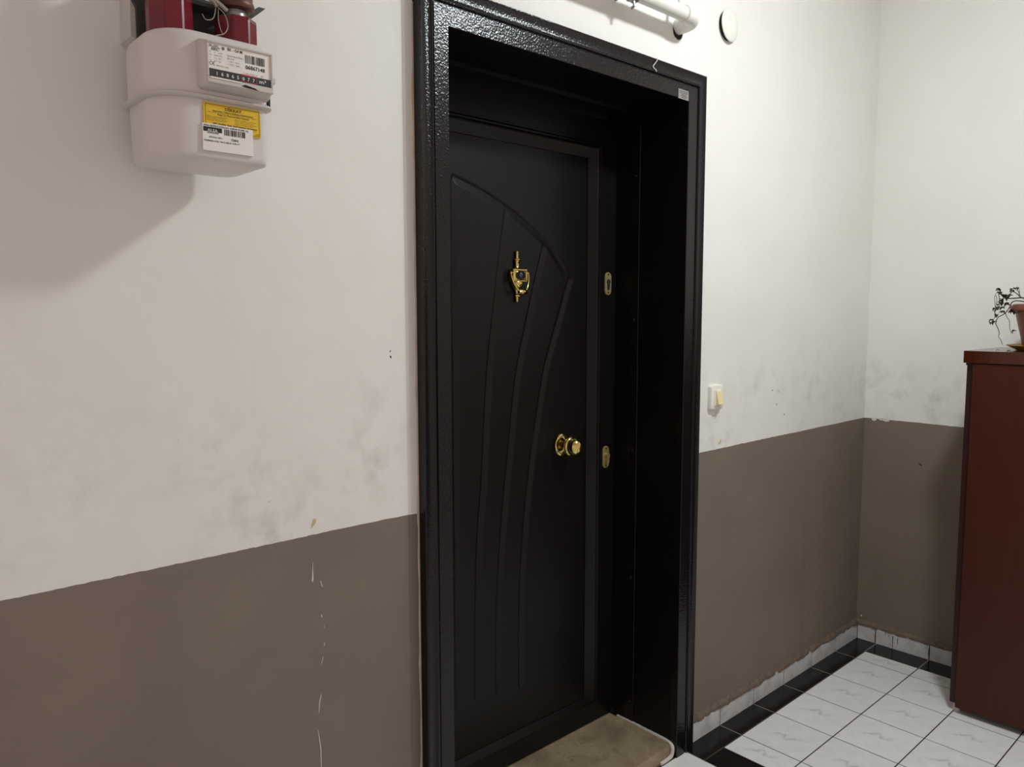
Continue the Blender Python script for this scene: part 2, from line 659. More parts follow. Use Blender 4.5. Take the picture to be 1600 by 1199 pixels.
for (yy, z0, z1, w) in ((-0.0895, 0.012, 0.058, .0025), (-0.163, 0.022, 0.055, .003), (-0.163, 0.0, 0.02, .002), (-0.183, 0.026, 0.053, .0022), (-0.131, 0.05, 0.062, .002), (-0.146, 0.049, 0.055, .002), (-0.309, 0.004, 0.052, .003)):
    bm = bmesh.new()
    tube(bm, [(-0.0092, yy, z1), (-0.0095, yy + .001, (z0 + z1) / 2), (-0.0092, yy - .0005, z0)], [w * .6, w * .5, w * .4], 6)
    mesh_obj('dark_drip', bm, M_hole, base_right, True)
base_left = tag(mesh_obj('baseboard_left', mortar_ridge(bmesh.new(), lambda a, d, z: (a, d, z), ROOM_X0, -2.38, rnd), M_plaster_brown),
                'skirting tiles left of the door below the gas meter', kind='structure')
edges = [-2.381, -2.43] + [-2.43 - TX * k for k in range(1, 9)]
edges[-1] = ROOM_X0 + 0.002
for a, b in zip(edges, edges[1:]):
    bm = bmesh.new()
    ragged_tile(bm, b + 0.0019, a - 0.0019, 0.009, 0.0675, 0, rnd)
    mesh_obj('skirting_tile', bm, M_skirt, base_left)

# ---- plaster edge left of the casing, paint drips and chips on the walls
bm = bmesh.new()
rings = []
for i in range(60):
    zz = 0.0 + i * 2.30 / 59
    wob = rnd.uniform(-0.0015, 0.0015)
    x0 = -2.398
    rings.append([(x0, 0.0004, zz), (x0 + .003, -0.003, zz), (-2.372 + wob, -0.0045, zz), (-2.366, 0.0004, zz)])
loft(bm, rings)
trim_1 = tag(mesh_obj('trim_1', bm, M_wall), 'plastered edge strip along the left side of the door casing', kind='structure')
bm = bmesh.new()
rings = []
for i in range(80):
    zz = 0.02 + i * 2.1 / 79
    w = abs(math.sin(i * 0.9) + math.sin(i * 0.37)) * 0.0016 + rnd.uniform(0, .001)
    rings.append([(-2.3735 - w, -0.004, zz), (-2.3725 - w * .5, -0.0068, zz), (-2.3695, -0.0068, zz), (-2.3695, -0.004, zz)])
loft(bm, rings)
mesh_obj('plaster_fringe', bm, M_plaster, trim_1)


def drip(pts, w, mat=M_paintwhite, parent=wall_back, name='paint_drip', d=0.0012):
    bm = bmesh.new()
    n = len(pts)
    P = [Vector((p[0], -0.0002, p[1])) for p in pts]
    rings = []
    for i, p in enumerate(P):
        ww = w[i] if isinstance(w, (list, tuple)) else w
        rings.append([p + Vector((-ww, 0, 0)), p + Vector((-ww * .5, -d, 0)), p + Vector((ww * .5, -d, 0)), p + Vector((ww, 0, 0))])
    loft(bm, rings)
    return mesh_obj(name, bm, mat, parent)


drip([(-2.6385, .931), (-2.6392, .915), (-2.640, .893), (-2.6405, .889)], [.0006, .0010, .0023, .0008])
drip([(-2.622, .887), (-2.6205, .881), (-2.618, .873)], [.0013, .0010, .0012])
drip([(-2.6215, .813), (-2.6212, .808)], [.0015, .0012])
drip([(-2.6165, .787), (-2.6165, .7845)], [.0010, .0008])
drip([(-2.616, .752), (-2.6175, .744)], [.0006, .0010])
drip([(-2.6205, .722), (-2.622, .714), (-2.6245, .707)], [.0006, .001, .0006])
drip([(-2.627, .640), (-2.631, .625), (-2.6335, .600)], [.0010, .0013, .0006])
drip([(-2.637, .565), (-2.634, .545), (-2.631, .520), (-2.631, .45)], [.0006, .0011, .0014, .001])
drip([(-1.271, .8748), (-1.268, .8735), (-1.263, .876)], [.0025, .0042, .0012])
for pts, w in (([(-2.4385, 1.366), (-2.440, 1.362)], .0012), ([(-2.4395, 1.354), (-2.4375, 1.349)], .0018), ([(-.791, 1.166), (-.792, 1.161)], .0022), ([(-.748, 1.157), (-.744, 1.154)], .0022), ([(-.757, 1.112), (-.759, 1.105)], .0018), ([(-.70, 1.07), (-.701, 1.062)], .0014)):
    drip(pts, w, M_hole, name='wall_chip', d=.0004)
M_tan = plain('tan_stain', (198, 182, 148), 0.7, var=0.1)
drip([(-2.632, 1.022), (-2.6335, 1.014), (-2.637, 1.008), (-2.639, 1.004)], [.0035, .0045, .003, .001], M_tan, name='tan_stain', d=.0006)
drip([(-1.122, 1.020), (-1.126, 1.012), (-1.133, 1.004)], [.0015, .006, .007], M_tan, name='tan_stain', d=.0006)
drip([(-1.156, 1.118), (-1.1575, 1.104), (-1.158, 1.093)], [.004, .006, .003], M_paintwhite, name='filler_patch', d=.001)
for xx, dz in ((-.520, 0), (-.508, .1), (-.4985, .05)):
    drip([(xx, .85 - dz), (xx + .001, .6), (xx, .3), (xx + .001, .10)], .0008, M_plaster_brown, name='hairline_crack', d=.0005)
# flaked edge of the dado near the corner (right wall)
for (ya, yb, dz) in ((-0.030, -0.052, .011), (-0.062, -0.078, .006), (-0.075, -0.105, .009)):
    bm = bmesh.new()
    poly = [(ya, DADO + .004), (yb, DADO + .004), (yb + .002, DADO - dz * .7), ((ya + yb) / 2, DADO - dz), (ya - .002, DADO - dz * .6)]
    prism(bm, poly, 0, -0.0015, 0.0005)
    mesh_obj('paint_flake', bm, M_paintwhite, wall_right)
bm = bmesh.new()
prism(bm, [(-.2305, .823), (-.2365, .819), (-.2435, .812), (-.242, .809), (-.234, .815)], 0, -0.001, 0.0005)
mesh_obj('paint_chip', bm, M_hole, wall_right)
bm = bmesh.new()
lathe(bm, [(.004, 0), (.003, .004), (.0005, .0055)], (-0.0005, -0.022, 0.103), (-1, 0, 0), 10)
mesh_obj('paint_blob', bm, M_paintwhite, wall_right, True)

# ---- marble threshold
bm = bmesh.new()
prism(bm, [(-2.30, -.012), (-1.394, -.012), (-1.386, -.004), (-1.385, .20), (-1.385, .262), (-2.30, .262)], 2, -0.002, 0.048)
bmesh.ops.bevel(bm, geom=[e for e in bm.edges if all(v.co.z > .04 for v in e.verts)], offset=0.004, segments=2, affect='EDGES')
trim_2 = tag(mesh_obj('trim_2', bm, M_stone, origin=(0, 0, 0)), 'worn brown beige marble threshold slab in the doorway', kind='structure')
bm = bmesh.new()
path = [(-1.3820, .222, .0470), (-1.3815, .15, .0475), (-1.3825, .09, .0470), (-1.3835, .03, .0465), (-1.3845, .002, .0445), (-1.3855, -.0125, .038), (-1.387, -.0155, .025), (-1.392, -.0155, .010), (-1.41, -.0150, .004), (-1.45, -.0145, .002)]
path = smooth_path(path, 6)
tube(bm, path, [.0046 + abs(math.sin(i * 1.3)) * .0012 + .0012 * min(1, i / 20) for i in range(len(path))], 8)
mesh_obj('caulk_bead', bm, M_caulk, trim_2, True)

# ------------------------------------------------------------------ the door
door = thing('door_1', (-1.835, 0.25, 0.05), 'dark brown black steel apartment door set deep in its casing', kind='structure')

# casing: mitred sweep of a moulded profile around the opening
IX0, IX1, IZ1 = -2.290, -1.380, 2.082       # inner opening
# profile (t = distance outward from the inner edge, d = protrusion from wall plane)
prof = [(0.0, 0.0005), (0.0, 0.0255), (0.0015, 0.027), (0.043, 0.027), (0.045, 0.0245), (0.0475, 0.0245), (0.0495, 0.0305), (0.053, 0.0315), (0.056, 0.0285),
        (0.062, 0.0260), (0.070, 0.0260), (0.079, 0.0285), (0.084, 0.0310), (0.0868, 0.0300), (0.0875, 0.027), (0.0875, 0.0005)]


def casing_ring(station):
    out = []
    for t, d in prof:
        if station == 0:
            p = (IX0 - t * 0.93, -d, 0.0)
        elif station == 1:
            p = (IX0 - t * 0.93, -d, IZ1 + t)
        elif station == 2:
            p = (IX1 + t, -d, IZ1 + t)
        else:
            p = (IX1 + t, -d, 0.0)
        out.append(p)
    return out


bm = bmesh.new()
loft(bm, [casing_ring(i) for i in range(4)])
casing = mesh_obj('casing', bm, M_casing, door, True)
# silver maker's label on the casing
bm = B(-1.4345, -1.3838, -0.0278, -0.0268, 2.0808, 2.1085)
lab = tag(mesh_obj('maker_label', bm, M_foil, door), 'small silver printed label on the casing')
bm = bmesh.new()
for i, (a, b_) in enumerate(((.1, .95), (.08, .9), (.25, .8), (.2, .85), (.3, .8))):
    zz = 2.1035 - i * 0.0045
    quad_y(bm, -1.4345 + .0507 * a, -1.4345 + .0507 * b_, -0.0280, zz - .0008, zz + .0008)
mesh_obj('print_lines', bm, M_ink, lab)

# jamb lining (reveal), three boards
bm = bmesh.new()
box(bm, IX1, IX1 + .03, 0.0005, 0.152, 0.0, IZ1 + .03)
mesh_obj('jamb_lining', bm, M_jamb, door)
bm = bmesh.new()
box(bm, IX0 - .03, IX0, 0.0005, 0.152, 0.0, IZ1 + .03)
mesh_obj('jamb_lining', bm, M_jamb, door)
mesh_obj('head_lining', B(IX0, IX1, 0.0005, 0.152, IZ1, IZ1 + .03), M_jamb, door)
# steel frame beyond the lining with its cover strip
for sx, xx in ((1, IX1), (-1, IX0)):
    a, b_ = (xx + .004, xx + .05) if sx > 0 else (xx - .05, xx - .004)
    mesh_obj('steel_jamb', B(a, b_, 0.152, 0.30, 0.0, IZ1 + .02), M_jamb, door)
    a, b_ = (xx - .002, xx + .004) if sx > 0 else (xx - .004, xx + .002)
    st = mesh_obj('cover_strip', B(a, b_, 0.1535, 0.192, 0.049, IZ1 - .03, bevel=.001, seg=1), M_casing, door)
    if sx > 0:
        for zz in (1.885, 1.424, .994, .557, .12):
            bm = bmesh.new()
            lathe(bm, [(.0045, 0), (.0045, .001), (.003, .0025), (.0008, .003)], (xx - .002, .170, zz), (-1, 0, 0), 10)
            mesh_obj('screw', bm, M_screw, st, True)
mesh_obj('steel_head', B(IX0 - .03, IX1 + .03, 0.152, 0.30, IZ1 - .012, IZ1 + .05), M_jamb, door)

# leaf: flat outer border made of four boards, moulding frame, carved panel
LX0, LX1, LZ0, LZ1 = -2.284, -1.3845, 0.052, 2.066
PX0, PX1, PZ0, PZ1 = -2.158, -1.519, 0.147, 1.934      # carved panel
YL = 0.2485
MW = 0.060                                             # moulding width at the sides and top
MB = 0.036                                             # bottom bevel
OXl, OXr, OZb, OZt = PX0 - MW, PX1 + MW, PZ0 - MB, PZ1 + 0.058
bm = bmesh.new()
for (a, b_, c, d) in ((LX0, OXl, LZ0, LZ1), (OXr, LX1, LZ0, LZ1), (OXl, OXr, LZ0, OZb), (OXl, OXr, OZt, LZ1)):
    box(bm, a, b_, YL, YL + .05, c, d)
leaf = mesh_obj('door_leaf', bm, M_leaf, door)

# moulding: profile from panel (u=0) to outer edge (u=1)
mp = [(0.0, 0.012), (0.05, 0.012), (0.06, 0.0085), (0.56, -0.0035), (0.64, -0.0065), (0.72, -0.0035), (0.76, 0.001), (0.84, 0.001), (0.89, -0.005), (0.96, -0.005), (1.0, 0.0)]
mpb = [(0.0, 0.012), (0.05, 0.012), (0.06, 0.0085), (0.5, -0.001), (0.66, -0.0045), (0.74, -0.005), (0.80, -0.003), (0.86, -0.001), (0.91, 0.0), (0.96, 0.0), (1.0, 0.0)]


def mould_ring(st):
    out = []
    for (u, d), (ub, db) in zip(mp, mpb):
        if st in (0, 4):
            p = (PX0 - u * MW, YL + db, PZ0 - ub * MB)
        elif st == 1:
            p = (PX0 - u * MW, YL + d, PZ1 + u * 0.058)
        elif st == 2:
            p = (PX1 + u * MW, YL + d, PZ1 + u * 0.058)
        else:
            p = (PX1 + u * MW, YL + db, PZ0 - ub * MB)
        out.append(p)
    return out


def side_ring(x_edge, sgn, zz):
    return [(x_edge + sgn * u * MW, YL + d, zz) for u, d in mp]


def bottom_ring(xx):
    return [(xx, YL + d, PZ0 - u * MB) for u, d in mpb]


bm = bmesh.new()
loft(bm, [mould_ring(0), side_ring(PX0, -1, PZ0 + .02), mould_ring(1), mould_ring(2), side_ring(PX1, 1, PZ0 + .02), mould_ring(3)], closed_ring=False)
vr = [[bm.verts.new(p) for p in r] for r in (mould_ring(3), bottom_ring(PX1 - .0), bottom_ring(PX0 + .0), mould_ring(0))]
vr = [vr[0], vr[3]]
for a, b_ in zip(vr, vr[1:]):
    for i in range(len(a) - 1):
        bm.faces.new((a[i], a[i + 1], b_[i + 1], b_[i]))
bmesh.ops.remove_doubles(bm, verts=bm.verts, dist=1e-5)
bmesh.ops.recalc_face_normals(bm, faces=bm.faces)
mesh_obj('panel_moulding', bm, M_leaf, door, True)

# carved panel: a real height field with the arc and the three sweeping grooves
arc = np.array([(-2.0652, 1.8233), (-2.0396, 1.8173), (-1.9959, 1.8054), (-1.9509, 1.7914), (-1.9046, 1.7736), (-1.8569, 1.7534), (-1.8077, 1.7290), (-1.7569, 1.7002), (-1.7018, 1.6663), (-1.6456, 1.6149), (-1.6109, 1.5727)])
grooves = [
    np.array([(-2.064, 0.29), (-2.0645, 1.0), (-2.0645, 1.822)]),
    np.array([(-1.992, .30), (-1.991, .49), (-1.9816, .778), (-1.9634, .965), (-1.9422, 1.2654), (-1.9144, 1.464), (-1.8993, 1.5743), (-1.8766, 1.7033), (-1.8666, 1.7540)]),
    np.array([(-1.909, .29), (-1.9057, .566), (-1.8869, .8174), (-1.8581, 1.0461), (-1.8293, 1.2556), (-1.7874, 1.4147), (-1.7503, 1.5414), (-1.7127, 1.6581)]),
    np.array([(-1.8145, .28), (-1.8140, .5416), (-1.7978, .7805), (-1.7682, .9955), (-1.7168, 1.2491), (-1.6837, 1.3463), (-1.6389, 1.4609), (-1.5991, 1.5611)]),
]


def catmull(arr, k=12):
    return np.array([(p.x, p.y) for p in smooth_path([(a[0], a[1], 0) for a in arr], k)])


xsg = np.arange(PX0, PX1 + 1e-6, (PX1 - PX0) / 256)
zsg = np.concatenate([np.linspace(PZ0, 0.26, 12, endpoint=False), np.linspace(.26, .34, 26, endpoint=False), np.linspace(.34, 1.5, 150, endpoint=False), np.linspace(1.5, 1.84, 150, endpoint=False), np.linspace(1.84, PZ1, 14)])
XX, ZZ = np.meshgrid(xsg, zsg)
H = np.zeros_like(XX)


def cut(s, depth, w):
    """sharp wall at s=0, long bevel to s=w"""
    return np.where(s < -0.0025, 0, np.where(s < 0.0015, -depth * (s + .0025) / .004, np.where(s < w, -depth * (1 - (s - .0015) / (w - .0015)), 0)))


for gi, g in enumerate(grooves):
    c = catmull(g)
    o_ = np.argsort(c[:, 1])
    cz, cx = c[o_, 1], c[o_, 0]
    xg = np.interp(ZZ, cz, cx)
    sl = np.interp(ZZ, cz, np.gradient(cx, cz + np.arange(len(cz)) * 1e-9))
    s = (XX - xg) / np.sqrt(1 + sl ** 2)
    ztop, zbot = g[-1, 1], g[0, 1]
    fade = np.clip((ztop - ZZ) / 0.012, 0, 1) * np.clip((ZZ - zbot) / 0.02, 0, 1)
    H = np.minimum(H, cut(s, 0.0042, 0.022 if gi else 0.019) * fade)
c = catmull(arc)
zg = np.interp(XX, c[:, 0], c[:, 1])
sl = np.interp(XX, c[:, 0], np.gradient(c[:, 1], c[:, 0]))
s = (zg - ZZ) / np.sqrt(1 + sl ** 2)
fade = np.clip((XX - c[0, 0]) / 0.006, 0, 1) * np.clip((c[-1, 0] - XX) / 0.05, 0, 1)
H = np.minimum(H, cut(s, 0.005, 0.022) * fade)
ny, nx = XX.shape
verts = np.stack([XX.ravel(), (YL + 0.0085 - H).ravel(), ZZ.ravel()], 1) - np.array(world_loc(door))
idx = np.arange(ny * nx).reshape(ny, nx)
faces = np.stack([idx[:-1, :-1], idx[:-1, 1:], idx[1:, 1:], idx[1:, :-1]], -1).reshape(-1, 4)
me = bpy.data.meshes.new('carved_panel')
me.vertices.add(len(verts)); me.vertices.foreach_set('co', verts.astype(np.float32).ravel())
me.loops.add(faces.size); me.loops.foreach_set('vertex_index', faces.astype(np.int32).ravel())
me.polygons.add(len(faces)); me.polygons.foreach_set('loop_start', np.arange(0, faces.size, 4, dtype=np.int32))
me.update(calc_edges=True); me.validate()
me.materials.append(M_leaf)
for p in me.polygons:
    p.use_smooth = True
o = bpy.data.objects.new('carved_panel', me)
COL.objects.link(o)
o.parent = door
tag(o, 'recessed door panel carved with an arc and three sweeping grooves')
# backing so that nothing shows through behind the panel
mesh_obj('leaf_core', B(OXl - .01, OXr + .01, YL + .03, YL + .05, OZb - .01, OZt + .01), M_leaf, leaf)
# small scratch marks on the bottom moulding / chip on leaf
for (x, z, w, hh) in ((-1.985, .0, .0, .0),):
    pass

# knob
KX, KZ = -1.630, 1.0285
bm = bmesh.new()
lathe(bm, [(.001, .0), (.0365, .0), (.038, .003), (.036, .007), (.031, .009), (.0295, .0125), (.020, .0145), (.0145, .016), (.0135, .028), (.0165, .030), (.0165, .033), (.0135, .035), (.013, .038)], (KX, YL + .008, KZ), (0, -1, 0), 40)
knob = tag(mesh_obj('knob_rosette', bm, M_brass, door, True), 'round brass rosette and neck of the door knob')
bm = bmesh.new()
lathe(bm, [(.012, .036), (.022, .037), (.0315, .040), (.033, .044), (.0315, .048), (.0285, .050), (.0288, .054), (.0283, .060), (.0262, .067), (.0222, .073), (.0165, .0775), (.0095, .0805), (.0005, .0815)], (KX, YL + .008, KZ), (0, -1, 0), 40)
tag(mesh_obj('knob', bm, M_brass, door, True), 'polished brass door knob')


# escutcheons
def escutcheon(cx, cz, mat, label, cyl):
    bm = bmesh.new()
    r = .0158
    hh = .0375
    pts = []
    for k in range(13):
        a = PI * k / 12
        pts.append((cx + r * math.cos(a), cz + hh - r + r * math.sin(a)))
    for k in range(13):
        a = PI + PI * k / 12
        pts.append((cx + r * math.cos(a), cz - hh + r + r * math.sin(a)))
    prism(bm, pts, 1, YL - .0035, YL)
    bmesh.ops.bevel(bm, geom=[e for e in bm.edges if all(v.co.y < YL - .003 for v in e.verts)], offset=.0012, segments=2, affect='EDGES')
    e = tag(mesh_obj('escutcheon', bm, mat, door, True), label)
    bm = bmesh.new()
    pts = []
    for k in range(17):
        a = -0.25 * PI + 1.5 * PI * k / 16
        pts.append((cx + .0085 * math.cos(a), cz + .006 + .0085 * math.sin(a)))
    pts += [(cx - .0050, cz - .016), (cx - .003, cz - .0205), (cx + .003, cz - .0205), (cx + .0050, cz - .016)]
    prism(bm, pts, 1, YL - .0045 - cyl, YL - .003)
    mesh_obj('lock_cylinder', bm, M_hole if cyl < .005 else M_brass_dull, e)
    bm = bmesh.new()
    box(bm, cx - .0012, cx + .0012, YL - .0052 - cyl, YL - .0044 - cyl, cz - .001, cz + .012)
    mesh_obj('keyway', bm, M_steel, e)
    for zz in (cz + .0295, cz - .0295):
        bm = bmesh.new()
        lathe(bm, [(.0032, 0), (.0030, .0012), (.001, .0016)], (cx, YL - .0034, zz), (0, -1, 0), 10)
        mesh_obj('screw', bm, M_hole, e, True)


escutcheon(-1.4247, 1.542, M_brass_dull, 'upper brass keyhole plate on the door', .001)
escutcheon(-1.4275, .9635, M_brass_dull, 'lower brass keyhole plate on the door', .009)

# knocker with peephole
NX, NY = -1.8275, YL + .0085
bm = bmesh.new()
# finial and stem, flattened against the leaf
lathe(bm, [(.0008, 1.6290), (.0040, 1.6275), (.0052, 1.620), (.0052, 1.610), (.0058, 1.607), (.0120, 1.605), (.0125, 1.6025), (.0085, 1.600), (.0105, 1.5975), (.0080, 1.594), (.0068, 1.588), (.0080, 1.582), (.0120, 1.5775), (.0150, 1.5755)], (NX, NY - .006, 0), (0, 0, 1), 20, 0.65)
# square box
box(bm, NX - .0285, NX + .0285, NY - .017, NY, 1.5385, 1.5755, bevel=.0018)
for (a, b_, c, d) in ((-.0285, .0285, 1.5705, 1.5755), (-.0285, .0285, 1.5385, 1.5425), (-.0285, -.0235, 1.5425, 1.5705), (.0235, .0285, 1.5425, 1.5705)):
    box(bm, NX + a, NX + b_, NY - .0205, NY - .016, c, d, bevel=.0012, seg=1)
# urn, neck and lower spike
lathe(bm, [(.0205, 1.5385), (.0225, 1.535), (.0200, 1.527), (.0130, 1.517), (.0075, 1.508), (.0055, 1.503), (.0068, 1.500), (.0115, 1.4985), (.0115, 1.4955), (.0072, 1.4935), (.0062, 1.490), (.0060, 1.4825), (.0045, 1.4795), (.0008, 1.4785)], (NX, NY - .006, 0), (0, 0, 1), 20, 0.7)
kn = tag(mesh_obj('door_knocker', bm, M_brass, door, True), 'polished brass urn shaped door knocker')
bm = bmesh.new()
pth = smooth_path([(NX - .035, NY - .016, 1.5640), (NX - .0335, NY - .020, 1.548), (NX - .026, NY - .024, 1.528), (NX - .014, NY - .028, 1.512), (NX, NY - .0295, 1.5085), (NX + .014, NY - .028, 1.512), (NX + .026, NY - .024, 1.528), (NX + .0335, NY - .020, 1.548), (NX + .035, NY - .016, 1.5640)], 6)
tube(bm, pth, [.0028 + .0012 * math.exp(-((i - 24) / 9) ** 2) for i in range(len(pth))], 10)
lathe(bm, [(.0008, -.0165), (.0055, -.0155), (.0078, -.008), (.0090, 0), (.0078, .008), (.0055, .0155), (.0008, .0165)], (NX, NY - .0295, 1.5085), (1, 0, 0), 16)
for sx in (-1, 1):
    lathe(bm, [(.0036, -.006), (.0042, 0), (.0036, .004)], (NX + sx * .0335, NY - .015, 1.5640), (sx, 0, 0), 10)
mesh_obj('knocker_ring', bm, M_brass, kn, True)
bm = bmesh.new()
lathe(bm, [(.0005, .0165), (.0135, .0165), (.0142, .024), (.0125, .0265), (.0105, .0265), (.0098, .0235), (.0005, .0225)], (NX + .001, NY, 1.5575), (0, -1, 0), 28)
pe = tag(mesh_obj('peephole', bm, M_black, kn, True), 'dark peephole in the knocker')
# lens is a sub-part-level piece of the knocker
bm = bmesh.new()
lathe(bm, [(.0095, .0228), (.008, .0248), (.0045, .0262), (.0005, .0268)], (NX + .001, NY, 1.5575), (0, -1, 0), 20)
mesh_obj('peephole_lens', bm, M_lens, kn, True)

# ------------------------------------------------------------------ shoe cabinet
CY0, CY1, CX0 = -1.32, -0.511, -0.40
cab = thing('shoe_cabinet', (-0.21, (CY0 + CY1) / 2, 0), 'tall reddish brown wooden cabinet standing against the right wall', 'cabinet')
mesh_obj('cabinet_top', B(CX0 - .006, -0.015, CY0 - .006, CY1 + .006, 1.2710, 1.3130, bevel=.0015, seg=1), M_wood_top, cab)
bm = bmesh.new()
box(bm, CX0 + .018, -0.015, CY1 - .018, CY1, 0.030, 1.2710)
box(bm, CX0 + .018, -0.015, CY0, CY0 + .018, 0.030, 1.2710)
box(bm, CX0 + .018, -0.015, CY0 + .018, CY1 - .018, 0.030, 0.048)
box(bm, CX0 + .018, -0.015, CY0 + .018, CY1 - .018, 1.255, 1.2710)
box(bm, -0.021, -0.015, CY0 + .018, CY1 - .018, 0.048, 1.255)
mesh_obj('carcass', bm, M_wood_dark, cab)
mid = (CY0 + CY1) / 2
for (a, b_) in ((mid + .0015, CY1 - .0235), (CY0 + .0235, mid - .0015)):
    dr = mesh_obj('cabinet_door', B(CX0, CX0 + .0175, a, b_, 0.022, 1.2690, bevel=.001, seg=1), M_wood, cab)
    hy = a + .05 if a > mid else b_ - .05
    bm = bmesh.new()
    lathe(bm, [(.006, 0), (.006, .012), (.012, .016), (.013, .022), (.009, .026), (.001, .027)], (CX0, hy, 0.75), (-1, 0, 0), 20)
    mesh_obj('door_knob', bm, M_steel, dr, True)
mesh_obj('dark_notch', B(CX0 + .004, CX0 + .018, CY1 - .0235, CY1 - .0005, 1.2620, 1.2705), M_hole, cab)
for (x, yv) in ((CX0 + .032, CY1 - .02), (-0.05, CY1 - .02), (CX0 + .032, CY0 + .02), (-0.05, CY0 + .02)):
    bm = bmesh.new()
    lathe(bm, [(.013, 0), (.014, .004), (.012, .012), (.011, .030)], (x, yv, 0), (0, 0, 1), 16)
    tag(mesh_obj('foot', bm, M_meter_plastic, cab, True), 'small grey plastic foot')
mesh_obj('plinth', B(CX0 + .055, CX0 + .07, CY0 + .03, CY1 - .04, 0.002, 0.031), M_wood_dark, cab)

# ------------------------------------------------------------------ saucer, pot with dead plant
PC = Vector((-0.2, -0.708, 1.313))
bm = bmesh.new()
lathe(bm, [(.001, 0), (.092, 0), (.096, .002), (.1265, .0165), (.1285, .018), (.1275, .019), (.1245, .0175), (.095, .006), (.001, .005)], PC, n=48)
tag(mesh_obj('plant_saucer', bm, M_saucer, None, True, origin=PC), 'olive yellow plastic saucer under the terracotta pot', 'saucer')
pot = thing('potted_plant', PC + Vector((0, 0, .006)), 'terracotta coloured pot with a dead drooping plant on the cabinet', 'potted plant')
bm = bmesh.new()
lathe(bm, [(.001, .0065), (.074, .0065), (.078, .010), (.086, .05), (.098, .10), (.104, .128), (.1055, .135), (.1175, .137), (.1215, .142), (.1215, .150), (.117, .158), (.110, .162), (.104, .161), (.101, .150), (.098, .140), (.001, .139)], PC, n=48)
mesh_obj('pot', bm, M_terracotta, pot, True)
bm = bmesh.new()
lathe(bm, [(.0985, .1385), (.0985, .1415), (.06, .147), (.02, .150), (.0005, .150)], PC, n=28)
mesh_obj('soil', bm, M_soil, pot, True)
twigs = [
    ([(-.215, -.70, 1.462), (-.225, -.68, 1.480), (-.24, -.655, 1.494), (-.24, -.636, 1.495), (-.24, -.625, 1.497), (-.243, -.608, 1.4955), (-.24, -.587, 1.495), (-.238, -.572, 1.500), (-.24, -.562, 1.510), (-.243, -.553, 1.520)], .0026),
    ([(-.24, -.623, 1.4965), (-.236, -.616, 1.517), (-.24, -.604, 1.530)], .0013),
    ([(-.24, -.619, 1.507), (-.225, -.615, 1.520), (-.22, -.611, 1.535)], .0011),
    ([(-.24, -.626, 1.498), (-.25, -.604, 1.518), (-.252, -.591, 1.506), (-.245, -.583, 1.496)], .0014),
    ([(-.243, -.553, 1.520), (-.262, -.550, 1.502), (-.26, -.553, 1.465)], .0009),
    ([(-.243, -.555, 1.519), (-.25, -.561, 1.497), (-.246, -.561, 1.470), (-.25, -.555, 1.458), (-.254, -.552, 1.445), (-.25, -.561, 1.430)], .0012),
    ([(-.26, -.553, 1.506), (-.27, -.560, 1.492), (-.268, -.556, 1.462), (-.27, -.556, 1.431), (-.272, -.552, 1.416), (-.27, -.560, 1.406)], .0008),
    ([(-.22, -.70, 1.462), (-.245, -.66, 1.478), (-.285, -.625, 1.486), (-.29, -.611, 1.479), (-.282, -.605, 1.467), (-.28, -.592, 1.445), (-.278, -.580, 1.436), (-.28, -.569, 1.428), (-.283, -.564, 1.408), (-.28, -.571, 1.389), (-.277, -.575, 1.372), (-.28, -.574, 1.360), (-.282, -.582, 1.350), (-.28, -.587, 1.333)], .0017),
    ([(-.28, -.590, 1.444), (-.272, -.594, 1.431), (-.268, -.602, 1.414), (-.27, -.604, 1.392), (-.273, -.611, 1.375), (-.27, -.618, 1.375)], .0010),
    ([(-.28, -.590, 1.444), (-.284, -.579, 1.448), (-.28, -.571, 1.444)], .0009),
    ([(-.282, -.605, 1.467), (-.27, -.612, 1.452), (-.268, -.615, 1.445)], .0008),
    ([(-.19, -.72, 1.462), (-.17, -.74, 1.50), (-.16, -.78, 1.53), (-.17, -.82, 1.51)], .0018),
    ([(-.2, -.73, 1.462), (-.23, -.78, 1.50), (-.27, -.81, 1.48), (-.30, -.83, 1.43)], .0018),
]
for pts, r in twigs:
    bm = bmesh.new()
    sp = smooth_path(pts, 4)
    tube(bm, sp, [max(.0008, 1.25 * r * (1 - .6 * i / len(sp))) for i in range(len(sp))], 6)
    mesh_obj('twig', bm, M_twig, pot, True)


def curl_leaf(bm, c, L, rr):
    a = rr.uniform(0, 2 * PI)
    el = rr.uniform(-0.8, 0.8)
    d = Vector((math.cos(a) * math.cos(el), math.sin(a) * math.cos(el), math.sin(el)))
    s = d.cross(Vector((0, 0, 1))).normalized()
    up = s.cross(d)
    rows_ = []
    for i in range(6):
        t = i / 5
        w = L * .36 * math.sin(PI * min(.97, max(.04, t)))
        cu = up * (L * .25 * math.sin(t * 3.5))
        p = Vector(c) + d * (L * (t - .5)) + cu
        rows_.append([p - s * w + up * w * .7, p - up * .0006, p + s * w + up * w * .7, p + up * .0006])
    loft(bm, rows_)


